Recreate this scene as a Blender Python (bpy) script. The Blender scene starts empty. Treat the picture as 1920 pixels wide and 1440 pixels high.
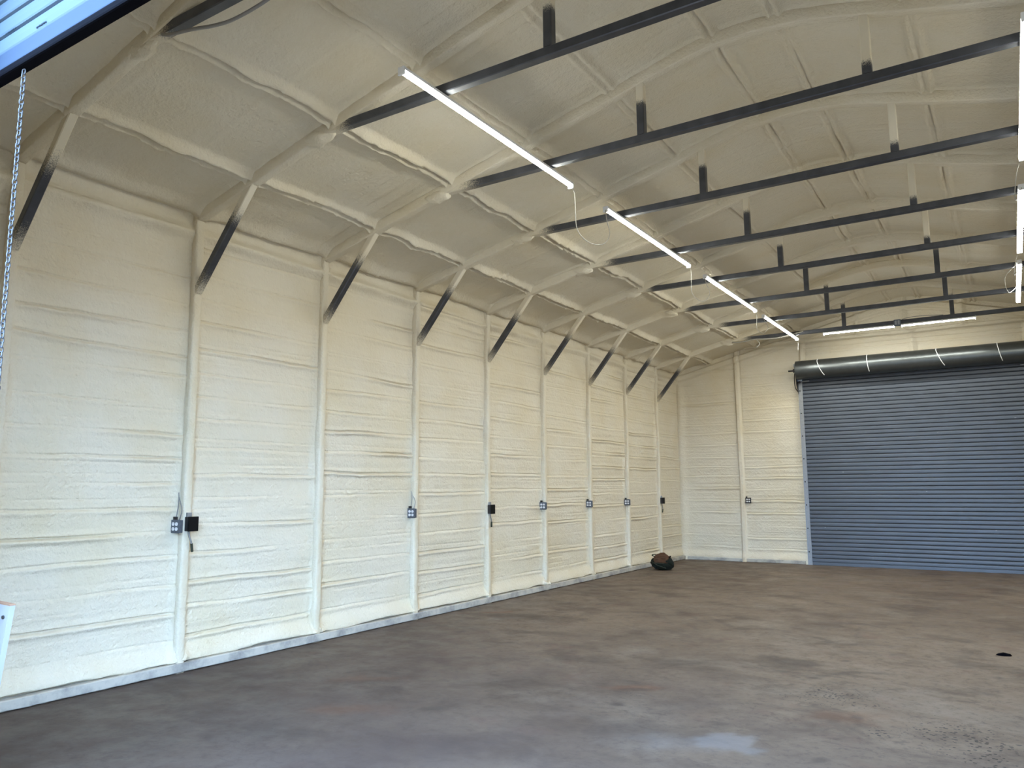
import bpy, bmesh, math, random
import numpy as np
from mathutils import Vector, Matrix

random.seed(7)
scene = bpy.context.scene
C = scene.collection

# ------------------------------------------------------------------ camera
CAM = Vector((5.989, 0.0, 1.5))
FPX, YAW, PIT, ROL = 1448.65, -0.57037, 0.13517, -0.00728
F = Vector((math.sin(YAW) * math.cos(PIT), math.cos(YAW) * math.cos(PIT), math.sin(PIT)))
R0 = Vector((math.cos(YAW), -math.sin(YAW), 0))
U0 = R0.cross(F)
Rv = R0 * math.cos(ROL) + U0 * math.sin(ROL)
Uv = -R0 * math.sin(ROL) + U0 * math.cos(ROL)
cam = bpy.data.cameras.new('camera')
camo = bpy.data.objects.new('camera', cam)
C.objects.link(camo)
m = Matrix((Rv, Uv, -F)).transposed().to_4x4()
m.translation = CAM
camo.matrix_world = m
cam.sensor_width = 36.0
cam.lens = FPX / 1920 * 36
cam.clip_start = 0.02
scene.camera = camo

# ------------------------------------------------------------------ sky, exposure
world = bpy.data.worlds.new('sky')
scene.world = world
world.use_nodes = True
bg = world.node_tree.nodes['Background']
bg.inputs[0].default_value = (0.42, 0.655, 1.0, 1)
bg.inputs[1].default_value = 30.0
LED_STRENGTH = 130.0
scene.view_settings.view_transform = 'Standard'
scene.view_settings.look = 'None'
scene.view_settings.exposure = 0.06
scene.view_settings.gamma = 1.0
scene.view_settings.use_curve_mapping = False

# ------------------------------------------------------------------ layout (metres)
XC, W, L = 4.505, 9.01, 16.113          # ridge line, width, rear wall face
Y1, SP = 4.1365, 1.524                 # first frame with a full post in view, frame spacing
FY = [Y1 + (k - 1) * SP for k in range(0, 9)]
YF = 1.30                             # inner face of the front wall
EAVE = 3.956
SL, RND = 0.25, 0.6


def prof(x):
    a = np.abs(np.asarray(x, float) - XC)
    line = EAVE + SL * (XC - a)
    top = EAVE + SL * (XC - RND) + SL * RND / 2 * (1 - (a / RND) ** 2)
    return np.where(a < RND, top, line)


# ------------------------------------------------------------------ noise
_rs = np.random.RandomState(11)
_tab = _rs.uniform(-1, 1, (64, 256, 256)).astype(np.float32)


def vn(u, v=0.0, seed=0):
    u, v = np.broadcast_arrays(np.asarray(u, float), np.asarray(v, float))
    t = _tab[seed % 64]
    iu, iv = np.floor(u).astype(int), np.floor(v).astype(int)
    fu, fv = u - iu, v - iv
    fu = fu * fu * (3 - 2 * fu)
    fv = fv * fv * (3 - 2 * fv)
    a, b = iu & 255, (iu + 1) & 255
    c, d = iv & 255, (iv + 1) & 255
    return (t[a, c] * (1 - fu) + t[b, c] * fu) * (1 - fv) + (t[a, d] * (1 - fu) + t[b, d] * fu) * fv


def sstep(a, b, x):
    t = np.clip((x - a) / (b - a), 0, 1)
    return t * t * (3 - 2 * t)


# ------------------------------------------------------------------ materials
def new_mat(name):
    mt = bpy.data.materials.new(name)
    mt.use_nodes = True
    nt = mt.node_tree
    return mt, nt, nt.nodes['Principled BSDF']


def simple(name, col, rough=0.6, metal=0.0, var=0.12, scale=25.0, spec=0.5, bump=0.0):
    mt, nt, b = new_mat(name)
    N, K = nt.nodes, nt.links
    tc = N.new('ShaderNodeTexCoord')
    no = N.new('ShaderNodeTexNoise')
    no.inputs['Scale'].default_value = scale
    no.inputs['Detail'].default_value = 4
    K.new(tc.outputs['Object'], no.inputs['Vector'])
    mx = N.new('ShaderNodeMix')
    mx.data_type = 'RGBA'
    K.new(no.outputs['Fac'], mx.inputs['Factor'])
    mx.inputs['A'].default_value = (*[c * (1 - var) for c in col], 1)
    mx.inputs['B'].default_value = (*[min(1, c * (1 + var)) for c in col], 1)
    K.new(mx.outputs['Result'], b.inputs['Base Color'])
    b.inputs['Roughness'].default_value = rough
    b.inputs['Metallic'].default_value = metal
    b.inputs['Specular IOR Level'].default_value = spec
    if bump:
        bp = N.new('ShaderNodeBump')
        bp.inputs['Strength'].default_value = bump
        bp.inputs['Distance'].default_value = 0.003
        K.new(no.outputs['Fac'], bp.inputs['Height'])
        K.new(bp.outputs['Normal'], b.inputs['Normal'])
    return mt


FOAM_A = (0.66, 0.597, 0.475)
FOAM_B = (0.63, 0.545, 0.385)


def foam_nodes(nt):
    """cream spray foam: blotchy ageing and orange-peel relief; returns colour and normal sockets"""
    N, K = nt.nodes, nt.links
    geo = N.new('ShaderNodeNewGeometry')
    n1 = N.new('ShaderNodeTexNoise')
    n1.inputs['Scale'].default_value = 1.1
    n1.inputs['Detail'].default_value = 5
    n1.inputs['Roughness'].default_value = 0.6
    K.new(geo.outputs['Position'], n1.inputs['Vector'])
    rp = N.new('ShaderNodeMapRange')
    rp.inputs['From Min'].default_value = 0.42
    rp.inputs['From Max'].default_value = 0.75
    K.new(n1.outputs['Fac'], rp.inputs['Value'])
    mx = N.new('ShaderNodeMix')
    mx.data_type = 'RGBA'
    mx.inputs['A'].default_value = (*FOAM_A, 1)
    mx.inputs['B'].default_value = (*FOAM_B, 1)
    K.new(rp.outputs['Result'], mx.inputs['Factor'])
    n2 = N.new('ShaderNodeTexNoise')
    n2.inputs['Scale'].default_value = 55
    n2.inputs['Detail'].default_value = 3
    K.new(geo.outputs['Position'], n2.inputs['Vector'])
    n3 = N.new('ShaderNodeTexNoise')
    n3.inputs['Scale'].default_value = 24
    n3.inputs['Detail'].default_value = 3
    K.new(geo.outputs['Position'], n3.inputs['Vector'])
    ad = N.new('ShaderNodeMath')
    ad.operation = 'MULTIPLY_ADD'
    ad.inputs[1].default_value = 1.6
    K.new(n3.outputs['Fac'], ad.inputs[0])
    K.new(n2.outputs['Fac'], ad.inputs[2])
    bp = N.new('ShaderNodeBump')
    bp.inputs['Strength'].default_value = 0.7
    bp.inputs['Distance'].default_value = 0.009
    K.new(ad.outputs[0], bp.inputs['Height'])
    return mx.outputs['Result'], bp.outputs['Normal']


def make_foam(name):
    mt, nt, b = new_mat(name)
    col, nor = foam_nodes(nt)
    nt.links.new(col, b.inputs['Base Color'])
    nt.links.new(nor, b.inputs['Normal'])
    b.inputs['Roughness'].default_value = 0.62
    b.inputs['Specular IOR Level'].default_value = 0.3
    return mt


M_FOAM = make_foam('spray_foam')


def make_oversprayed():
    """dark mill-scale steel tube; the 'foam' attribute says where foam overspray landed"""
    mt, nt, b = new_mat('oversprayed_steel')
    N, K = nt.nodes, nt.links
    col, nor = foam_nodes(nt)
    geo = N.new('ShaderNodeNewGeometry')
    at = N.new('ShaderNodeAttribute')
    at.attribute_name = 'foam'
    sp = N.new('ShaderNodeTexNoise')
    sp.inputs['Scale'].default_value = 130
    sp.inputs['Detail'].default_value = 2
    K.new(geo.outputs['Position'], sp.inputs['Vector'])
    a1 = N.new('ShaderNodeMath')
    a1.operation = 'MULTIPLY_ADD'
    a1.inputs[1].default_value = 0.7
    a1.inputs[2].default_value = -0.35
    K.new(sp.outputs['Fac'], a1.inputs[0])
    a2 = N.new('ShaderNodeMath')
    a2.operation = 'ADD'
    K.new(a1.outputs[0], a2.inputs[0])
    K.new(at.outputs['Fac'], a2.inputs[1])
    mr = N.new('ShaderNodeMapRange')
    mr.interpolation_type = 'SMOOTHSTEP'
    mr.inputs['From Min'].default_value = 0.3
    mr.inputs['From Max'].default_value = 0.75
    K.new(a2.outputs[0], mr.inputs['Value'])
    st = N.new('ShaderNodeTexNoise')
    st.inputs['Scale'].default_value = 9
    st.inputs['Detail'].default_value = 6
    K.new(geo.outputs['Position'], st.inputs['Vector'])
    ms = N.new('ShaderNodeMix')
    ms.data_type = 'RGBA'
    ms.inputs['A'].default_value = (0.034, 0.036, 0.043, 1)
    ms.inputs['B'].default_value = (0.105, 0.11, 0.125, 1)
    K.new(st.outputs['Fac'], ms.inputs['Factor'])
    mx = N.new('ShaderNodeMix')
    mx.data_type = 'RGBA'
    K.new(mr.outputs['Result'], mx.inputs['Factor'])
    K.new(ms.outputs['Result'], mx.inputs['A'])
    K.new(col, mx.inputs['B'])
    K.new(mx.outputs['Result'], b.inputs['Base Color'])
    iv = N.new('ShaderNodeMath')
    iv.operation = 'MULTIPLY_ADD'
    iv.inputs[1].default_value = -0.45
    iv.inputs[2].default_value = 0.45
    K.new(mr.outputs['Result'], iv.inputs[0])
    K.new(iv.outputs[0], b.inputs['Metallic'])
    rr = N.new('ShaderNodeMath')
    rr.operation = 'MULTIPLY_ADD'
    rr.inputs[1].default_value = 0.25
    rr.inputs[2].default_value = 0.40
    K.new(mr.outputs['Result'], rr.inputs[0])
    K.new(rr.outputs[0], b.inputs['Roughness'])
    return mt


M_STEEL = make_oversprayed()


def make_base_rail():
    """base tube with grey dust and patches of foam overspray"""
    mt, nt, b = new_mat('dusty_base_rail')
    N, K = nt.nodes, nt.links
    geo = N.new('ShaderNodeNewGeometry')
    no = N.new('ShaderNodeTexNoise')
    no.inputs['Scale'].default_value = 3.5
    no.inputs['Detail'].default_value = 6
    no.inputs['Roughness'].default_value = 0.65
    K.new(geo.outputs['Position'], no.inputs['Vector'])
    cr = N.new('ShaderNodeValToRGB')
    e = cr.color_ramp.elements
    e[0].position, e[0].color = 0.24, (0.08, 0.08, 0.085, 1)
    e[1].position, e[1].color = 0.56, (0.46, 0.435, 0.38, 1)
    x = cr.color_ramp.elements.new(0.40)
    x.color = (0.28, 0.27, 0.25, 1)
    K.new(no.outputs['Fac'], cr.inputs['Fac'])
    K.new(cr.outputs['Color'], b.inputs['Base Color'])
    b.inputs['Roughness'].default_value = 0.8
    return mt


M_RAIL = make_base_rail()


def make_floor():
    mt, nt, b = new_mat('stained_concrete')
    N, K = nt.nodes, nt.links
    geo = N.new('ShaderNodeNewGeometry')

    def noise(scale, detail=6, rough=0.6, vec=None, dist=0.0):
        n = N.new('ShaderNodeTexNoise')
        n.inputs['Scale'].default_value = scale
        n.inputs['Detail'].default_value = detail
        n.inputs['Roughness'].default_value = rough
        n.inputs['Distortion'].default_value = dist
        K.new(vec or geo.outputs['Position'], n.inputs['Vector'])
        return n.outputs['Fac']

    def mix(fac, a, bb, mode='MIX'):
        x = N.new('ShaderNodeMix')
        x.data_type = 'RGBA'
        x.blend_type = mode
        if isinstance(fac, float):
            x.inputs['Factor'].default_value = fac
        else:
            K.new(fac, x.inputs['Factor'])
        for s, v in (('A', a), ('B', bb)):
            if isinstance(v, tuple):
                x.inputs[s].default_value = (*v, 1)
            else:
                K.new(v, x.inputs[s])
        return x.outputs['Result']

    def ramp(v, lo, hi, a=0.0, bb=1.0):
        r = N.new('ShaderNodeMapRange')
        r.inputs['From Min'].default_value = lo
        r.inputs['From Max'].default_value = hi
        r.inputs['To Min'].default_value = a
        r.inputs['To Max'].default_value = bb
        r.interpolation_type = 'SMOOTHSTEP'
        K.new(v, r.inputs['Value'])
        return r.outputs['Result']

    def attr(nm):
        a = N.new('ShaderNodeAttribute')
        a.attribute_name = nm
        return a.outputs['Fac']

    mp = N.new('ShaderNodeMapping')
    mp.inputs['Rotation'].default_value = (0, 0, 0.5)
    mp.inputs['Scale'].default_value = (1.0, 1.35, 1.0)
    K.new(geo.outputs['Position'], mp.inputs['Vector'])
    base = mix(ramp(noise(0.45, 5), 0.35, 0.65), (0.160, 0.124, 0.096), (0.117, 0.089, 0.069))
    base = mix(ramp(noise(1.3, 7, 0.7, mp.outputs['Vector'], 0.6), 0.46, 0.66, 0, 0.75), base, (0.066, 0.049, 0.040))
    base = mix(ramp(noise(0.9, 6, 0.65, None, 0.4), 0.50, 0.66, 0, 0.6), base, (0.185, 0.155, 0.129))
    base = mix(ramp(noise(2.2, 5, 0.6, None, 0.3), 0.56, 0.70, 0, 0.45), base, (0.13, 0.080, 0.064))
    base = mix(ramp(noise(5.5, 7, 0.75, mp.outputs['Vector'], 0.8), 0.54, 0.66, 0, 0.55), base, (0.056, 0.043, 0.036))
    base = mix(ramp(noise(15, 8, 0.82), 0.50, 0.62, 0, 0.68), base, (0.066, 0.052, 0.045))
    base = mix(ramp(noise(60, 4, 0.7), 0.58, 0.70, 0, 0.30), base, (0.22, 0.19, 0.165))
    base = mix(attr('front_tone'), base, (0.056, 0.040, 0.037))
    base = mix(attr('rust'), base, (0.13, 0.062, 0.036))
    base = mix(attr('dark'), base, (0.045, 0.036, 0.033))
    base = mix(attr('pale'), base, (0.16, 0.155, 0.16))
    # scattered dark chips where the 'speck' attribute allows them
    vo = N.new('ShaderNodeTexVoronoi')
    vo.inputs['Scale'].default_value = 30
    K.new(geo.outputs['Position'], vo.inputs['Vector'])
    ch = N.new('ShaderNodeMath')
    ch.operation = 'MULTIPLY'
    K.new(attr('speck'), ch.inputs[0])
    ch.inputs[1].default_value = 0.46
    lt = N.new('ShaderNodeMath')
    lt.operation = 'LESS_THAN'
    K.new(vo.outputs['Distance'], lt.inputs[0])
    K.new(ch.outputs[0], lt.inputs[1])
    base = mix(lt.outputs[0], base, (0.03, 0.027, 0.026))
    K.new(base, b.inputs['Base Color'])
    K.new(ramp(noise(3.0, 5), 0.3, 0.7, 0.5, 0.75), b.inputs['Roughness'])
    b.inputs['Specular IOR Level'].default_value = 0.22
    bp = N.new('ShaderNodeBump')
    bp.inputs['Strength'].default_value = 0.25
    bp.inputs['Distance'].default_value = 0.004
    K.new(noise(35, 6, 0.7), bp.inputs['Height'])
    K.new(bp.outputs['Normal'], b.inputs['Normal'])
    return mt


M_FLOOR = make_floor()
M_GROUND = simple('outside_ground', (0.135, 0.08, 0.043), 0.85, 0, 0.2, 3)


def make_slat(name, a, bcol, streaks):
    mt, nt, b = new_mat(name)
    N, K = nt.nodes, nt.links
    geo = N.new('ShaderNodeNewGeometry')
    mp = N.new('ShaderNodeMapping')
    mp.inputs['Scale'].default_value = (0.6, 1, 5)
    K.new(geo.outputs['Position'], mp.inputs['Vector'])
    no = N.new('ShaderNodeTexNoise')
    no.inputs['Scale'].default_value = 1.6
    no.inputs['Detail'].default_value = 5
    K.new(mp.outputs['Vector'], no.inputs['Vector'])
    mx = N.new('ShaderNodeMix')
    mx.data_type = 'RGBA'
    mx.inputs['A'].default_value = (*a, 1)
    mx.inputs['B'].default_value = (*bcol, 1)
    K.new(no.outputs['Fac'], mx.inputs['Factor'])
    out = mx.outputs['Result']
    if streaks:  # sparse thin pale streaks running along the slats
        m2 = N.new('ShaderNodeMapping')
        m2.inputs['Scale'].default_value = (5, 1, 75)
        K.new(geo.outputs['Position'], m2.inputs['Vector'])
        n2 = N.new('ShaderNodeTexNoise')
        n2.inputs['Scale'].default_value = 1.0
        n2.inputs['Detail'].default_value = 2
        K.new(m2.outputs['Vector'], n2.inputs['Vector'])
        gt = N.new('ShaderNodeMath')
        gt.operation = 'GREATER_THAN'
        gt.inputs[1].default_value = 0.775
        K.new(n2.outputs['Fac'], gt.inputs[0])
        m3 = N.new('ShaderNodeMix')
        m3.data_type = 'RGBA'
        K.new(gt.outputs[0], m3.inputs['Factor'])
        K.new(out, m3.inputs['A'])
        m3.inputs['B'].default_value = (0.7, 0.72, 0.75, 1)
        out = m3.outputs['Result']
    K.new(out, b.inputs['Base Color'])
    b.inputs['Roughness'].default_value = 0.42
    b.inputs['Metallic'].default_value = 0.1
    return mt


M_SLAT = make_slat('blue_grey_slat_paint', (0.070, 0.083, 0.108), (0.093, 0.106, 0.131), True)
M_SLAT_W = simple('pale_blue_slat_paint', (0.052, 0.074, 0.098), 0.75, 0, 0.05, 3, 0.12)
M_BAR = simple('blue_bar_paint', (0.018, 0.030, 0.052), 0.75, 0, 0.08, 5, 0.12)
M_PRINT = simple('faded_print', (0.014, 0.024, 0.034), 0.8, 0, 0.3, 200, 0.1)
M_DRUM = simple('dark_rolled_curtain', (0.10, 0.108, 0.108), 0.34, 0.75, 0.25, 8)
M_GALV = simple('galvanised_steel', (0.27, 0.28, 0.295), 0.45, 0.5, 0.2, 30)
M_DARKM = simple('dark_steel', (0.035, 0.032, 0.032), 0.5, 0.5, 0.2, 20)
M_BLACK = simple('black_plastic', (0.003, 0.003, 0.0035), 0.6, 0, 0.1, 20, 0.15)
M_RUBBER = simple('black_rubber', (0.0015, 0.0015, 0.0028), 0.95, 0, 0.2, 20, 0.03)
M_BOXM = simple('zinc_box', (0.10, 0.115, 0.14), 0.45, 0.5, 0.25, 40)
M_WHITEP = simple('white_plastic', (0.82, 0.82, 0.82), 0.4, 0, 0.03, 20)
M_CORD = simple('off_white_cord', (0.36, 0.34, 0.30), 0.5, 0, 0.05, 20)
M_GREYCORD = simple('grey_cord', (0.22, 0.21, 0.20), 0.5, 0, 0.05, 20)
M_ALU = simple('white_lamp_housing', (0.75, 0.76, 0.78), 0.4, 0.1, 0.04, 20)
M_CHAIN = simple('zinc_chain', (0.055, 0.056, 0.062), 0.5, 0.3, 0.15, 40)
M_BAG = simple('dark_green_canvas', (0.005, 0.009, 0.006), 0.9, 0, 0.6, 14, 0.3, 0.6)
M_BAGTOP = simple('brown_canvas', (0.070, 0.034, 0.018), 0.9, 0, 0.5, 16, 0.3, 0.6)
M_STRAP = simple('olive_webbing', (0.03, 0.038, 0.024), 0.9, 0, 0.3, 40)
M_WPAINT = simple('white_board_paint', (0.24, 0.245, 0.26), 0.5, 0, 0.06, 6)
M_WOOD = simple('bare_brown_wood', (0.20, 0.11, 0.065), 0.8, 0, 0.35, 12)

M_LED, _nt, _b = new_mat('led_diffuser')
_b.inputs['Base Color'].default_value = (0.9, 0.9, 0.9, 1)
_b.inputs['Emission Color'].default_value = (0.98, 1.0, 0.92, 1)
_b.inputs['Emission Strength'].default_value = LED_STRENGTH

# ------------------------------------------------------------------ mesh helpers
BASE = {}


def thing(name, label, cat, loc=(0, 0, 0), group=None, rz=0.0, kind=None):
    o = bpy.data.objects.new(name, None)
    C.objects.link(o)
    o.location = loc
    o.rotation_euler = (0, 0, rz)
    o.empty_display_size = 0.1
    tag(o, label, cat, group, kind)
    BASE[o.name] = np.array(loc, float)
    return o


def tag(o, label=None, cat=None, group=None, kind=None):
    if label:
        o['label'] = label
    if cat:
        o['category'] = cat
    if group:
        o['group'] = group
    if kind:
        o['kind'] = kind
    return o


def make_mesh(name, V, Fq, smooth=False, attrs=None):
    V = np.asarray(V, np.float32)
    me = bpy.data.meshes.new(name)
    if isinstance(Fq, np.ndarray) and Fq.ndim == 2 and Fq.shape[1] == 4:
        n = len(Fq)
        me.vertices.add(len(V))
        me.vertices.foreach_set('co', V.ravel())
        me.loops.add(n * 4)
        me.loops.foreach_set('vertex_index', Fq.astype(np.int32).ravel())
        me.polygons.add(n)
        me.polygons.foreach_set('loop_start', np.arange(0, n * 4, 4, dtype=np.int32))
        me.update(calc_edges=True)
    else:
        me.from_pydata(V.tolist(), [], [list(map(int, f)) for f in Fq])
    me.polygons.foreach_set('use_smooth', np.full(len(me.polygons), smooth))
    for nm, a in (attrs or {}).items():
        at = me.attributes.new(nm, 'FLOAT', 'POINT')
        at.data.foreach_set('value', np.asarray(a, np.float32).ravel())
    me.update()
    return me


def obj(name, V, Fq, mat, parent=None, smooth=False, attrs=None, local=False):
    V = np.asarray(V, float)
    if parent is not None and not local:
        V = V - BASE[parent.name]
    me = make_mesh(name, V, Fq, smooth, attrs)
    me.materials.append(mat)
    o = bpy.data.objects.new(name, me)
    C.objects.link(o)
    if parent is not None:
        o.parent = parent
        BASE[o.name] = BASE[parent.name]
    else:
        BASE[o.name] = np.zeros(3)
    return o


def clone(src, parent, offset=(0, 0, 0)):
    c = src.copy()
    C.objects.link(c)
    c.parent = parent
    c.location = Vector(src.location) + Vector(offset)
    BASE[c.name] = BASE[parent.name]
    return c


def struct(o, label=None):
    o['kind'] = 'structure'
    if label:
        o['label'] = label
    return o


def grid_faces(n, m2, mask=None):
    idx = np.arange(n * m2).reshape(n, m2)
    q = np.stack([idx[:-1, :-1], idx[1:, :-1], idx[1:, 1:], idx[:-1, 1:]], -1)
    if mask is not None:
        q = q[mask]
    return q.reshape(-1, 4)


def box_vf(c, h):
    c, h = np.array(c, float), np.array(h, float)
    s = np.array([[-1, -1, -1], [1, -1, -1], [1, 1, -1], [-1, 1, -1], [-1, -1, 1], [1, -1, 1], [1, 1, 1], [-1, 1, 1]])
    return c + s * h, [(0, 3, 2, 1), (4, 5, 6, 7), (0, 1, 5, 4), (1, 2, 6, 5), (2, 3, 7, 6), (3, 0, 4, 7)]


def bbox(c, h, bev=0.004, seg=2):
    """bevelled box"""
    bm = bmesh.new()
    bmesh.ops.create_cube(bm, size=1)
    for v in bm.verts:
        v.co = Vector((v.co.x * 2 * h[0], v.co.y * 2 * h[1], v.co.z * 2 * h[2]))
    bmesh.ops.bevel(bm, geom=bm.edges[:], offset=min(bev, min(h) * 0.9), segments=seg, affect='EDGES', profile=0.6)
    V = np.array([v.co[:] for v in bm.verts]) + np.array(c, float)
    bm.verts.index_update()
    Fq = [tuple(v.index for v in f.verts) for f in bm.faces]
    bm.free()
    return V, Fq


def join(*vf):
    V, Fq, o = [], [], 0
    for v, f in vf:
        V.append(np.asarray(v, float))
        Fq += [tuple(int(i) + o for i in q) for q in f]
        o += len(v)
    return np.concatenate(V), Fq


def sweep(path, sec, up=(0, 1, 0), caps=True, amp=0.0, seed=0, scale=8.0):
    """sweep a closed section (list of (a,b)) along a path lying across 'up'; a runs along up"""
    P = np.asarray(path, float)
    T = np.gradient(P, axis=0)
    T /= np.linalg.norm(T, axis=1)[:, None]
    B = np.tile(np.array(up, float), (len(P), 1))
    N = np.cross(T, B)
    N /= np.linalg.norm(N, axis=1)[:, None]
    S = np.asarray(sec, float)
    V = P[:, None] + S[None, :, 0, None] * B[:, None] + S[None, :, 1, None] * N[:, None]
    if amp:
        s = np.concatenate([[0], np.cumsum(np.linalg.norm(np.diff(P, axis=0), axis=1))])
        k = np.arange(len(S))
        a = vn(s[:, None] * scale, k[None] * 0.8, seed) * 0.7 + vn(s[:, None] * scale * 3.1, k[None] * 1.7, seed + 1) * 0.4
        rad = S[None, :, 0, None] * B[:, None] + S[None, :, 1, None] * N[:, None]
        rad = rad / (np.linalg.norm(rad, axis=2, keepdims=True) + 1e-9)
        V = V + rad * a[..., None] * amp
    n, mm = V.shape[:2]
    Fq = []
    for i in range(n - 1):
        for j in range(mm):
            k = (j + 1) % mm
            Fq.append((i * mm + j, i * mm + k, (i + 1) * mm + k, (i + 1) * mm + j))
    if caps:
        Fq.append(tuple(range(mm - 1, -1, -1)))
        Fq.append(tuple((n - 1) * mm + j for j in range(mm)))
    return V.reshape(-1, 3), Fq, mm


def rrect(a, b, r=0.02, k=3):
    out = []
    for sx, sy, a0 in ((1, 1, 0), (-1, 1, 90), (-1, -1, 180), (1, -1, 270)):
        for i in range(k):
            t = math.radians(a0 + 90 * i / (k - 1))
            out.append((sx * (a - r) + r * math.cos(t), sy * (b - r) + r * math.sin(t)))
    return out


def tube(pts, r, n=6, caps=True):
    P = [Vector(p) for p in pts]
    V, Fq = [], []
    up = None
    for i, p in enumerate(P):
        t = (P[min(i + 1, len(P) - 1)] - P[max(i - 1, 0)]).normalized()
        if up is None:
            up = t.orthogonal().normalized()
        else:
            up = (up - t * up.dot(t))
            up = up.normalized() if up.length > 1e-6 else t.orthogonal().normalized()
        s = t.cross(up)
        for j in range(n):
            a = 2 * math.pi * j / n
            V.append((p + (up * math.cos(a) + s * math.sin(a)) * r)[:])
    for i in range(len(P) - 1):
        for j in range(n):
            k = (j + 1) % n
            Fq.append((i * n + j, i * n + k, (i + 1) * n + k, (i + 1) * n + j))
    if caps:
        Fq.append(tuple(range(n - 1, -1, -1)))
        Fq.append(tuple((len(P) - 1) * n + j for j in range(n)))
    return np.array(V), Fq


def smooth_path(pts, n=24):
    P = np.array(pts, float)
    t = np.linspace(0, len(P) - 1, n)
    out = []
    for u in t:
        i = min(int(u), len(P) - 2)
        f = u - i
        p0, p1, p2, p3 = P[max(i - 1, 0)], P[i], P[i + 1], P[min(i + 2, len(P) - 1)]
        out.append(0.5 * (2 * p1 + (p2 - p0) * f + (2 * p0 - 5 * p1 + 4 * p2 - p3) * f * f + (3 * p1 - p0 - 3 * p2 + p3) * f ** 3))
    return out


def lathe_x(c, prof_, n=32):
    """surface of revolution about an x-parallel axis; prof_ is a list of (x, r)"""
    V, Fq = [], []
    for x, r in prof_:
        for j in range(n):
            a = 2 * math.pi * j / n
            V.append((c[0] + x, c[1] + r * math.cos(a), c[2] + r * math.sin(a)))
    for i in range(len(prof_) - 1):
        for j in range(n):
            k = (j + 1) % n
            Fq.append((i * n + j, (i + 1) * n + j, (i + 1) * n + k, i * n + k))
    Fq.append(tuple(range(n)))
    Fq.append(tuple((len(prof_) - 1) * n + j for j in range(n - 1, -1, -1)))
    return np.array(V), Fq


def lines(lo, hi, coarse, fine, centres, half):
    """1-D grid, fine near the given centres"""
    out = [lo]
    while out[-1] < hi:
        x = out[-1]
        near = any(abs(x - c) < half + coarse for c in centres)
        out.append(x + (fine if near else coarse))
    out[-1] = hi
    return np.array(out)


# ------------------------------------------------------------------ foam walls
COURSE = 0.229


def courses(ug, zg, bays, seed, zmax, gain=1.0):
    """horizontal lap lines in the foam, drawn separately for each bay between posts"""
    hh = np.zeros((len(ug), len(zg)))
    rs = np.random.RandomState(seed)
    for (a, b) in bays:
        i0, i1 = np.searchsorted(ug, a), np.searchsorted(ug, b)
        u = ug[i0:i1, None]
        w = sstep(a + 0.03, a + 0.10, u) * sstep(b - 0.02, b - 0.07, u)
        j = 0
        zz = 0.30 + rs.uniform(-0.03, 0.03)
        while zz < zmax:
            A = rs.choice([0.008, 0.014, 0.021, 0.027], p=[0.15, 0.25, 0.35, 0.25]) * gain
            tilt = rs.uniform(-0.012, 0.012)
            sd = rs.randint(0, 60)
            k0, k1 = np.searchsorted(zg, zz - 0.18), np.searchsorted(zg, zz + 0.30)
            z = zg[None, k0:k1]
            zc = zz + tilt * (u - a) + 0.010 * vn(u * 1.9, 3.3 + j, sd) + 0.004 * vn(u * 7, 1.3 + j, sd + 1)
            st = A * np.clip(0.75 + 0.8 * vn(u * 1.3, 9.1 + j, sd + 2), 0.1, 1.3)
            d = z - zc
            h = w * (-st * np.exp(-(np.where(d > 0, d / 0.0055, d / 0.011)) ** 2)
                     + st * 0.65 * np.exp(-((d + 0.028) / 0.020) ** 2)
                     - st * 0.25 * np.exp(-((d - 0.05) / 0.04) ** 2))
            for q in range(rs.randint(1, 4)):        # faint secondary passes inside the course
                z2 = zz + rs.uniform(0.04, 0.19)
                d2 = z - z2 - 0.006 * vn(u * 2.1, 5.5 + j + q, sd + 3)
                A2 = rs.uniform(0.001, 0.005) * gain * np.clip(0.4 + 1.2 * vn(u * 1.6, 7.7 + j + q, sd + 4), 0, 1.2)
                h += w * A2 * (-np.exp(-(d2 / 0.008) ** 2) + 0.6 * np.exp(-((d2 + 0.022) / 0.015) ** 2))
            hh[i0:i1, k0:k1] += h
            zz += COURSE + rs.uniform(-0.03, 0.03)
            j += 1
    return hh


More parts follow.
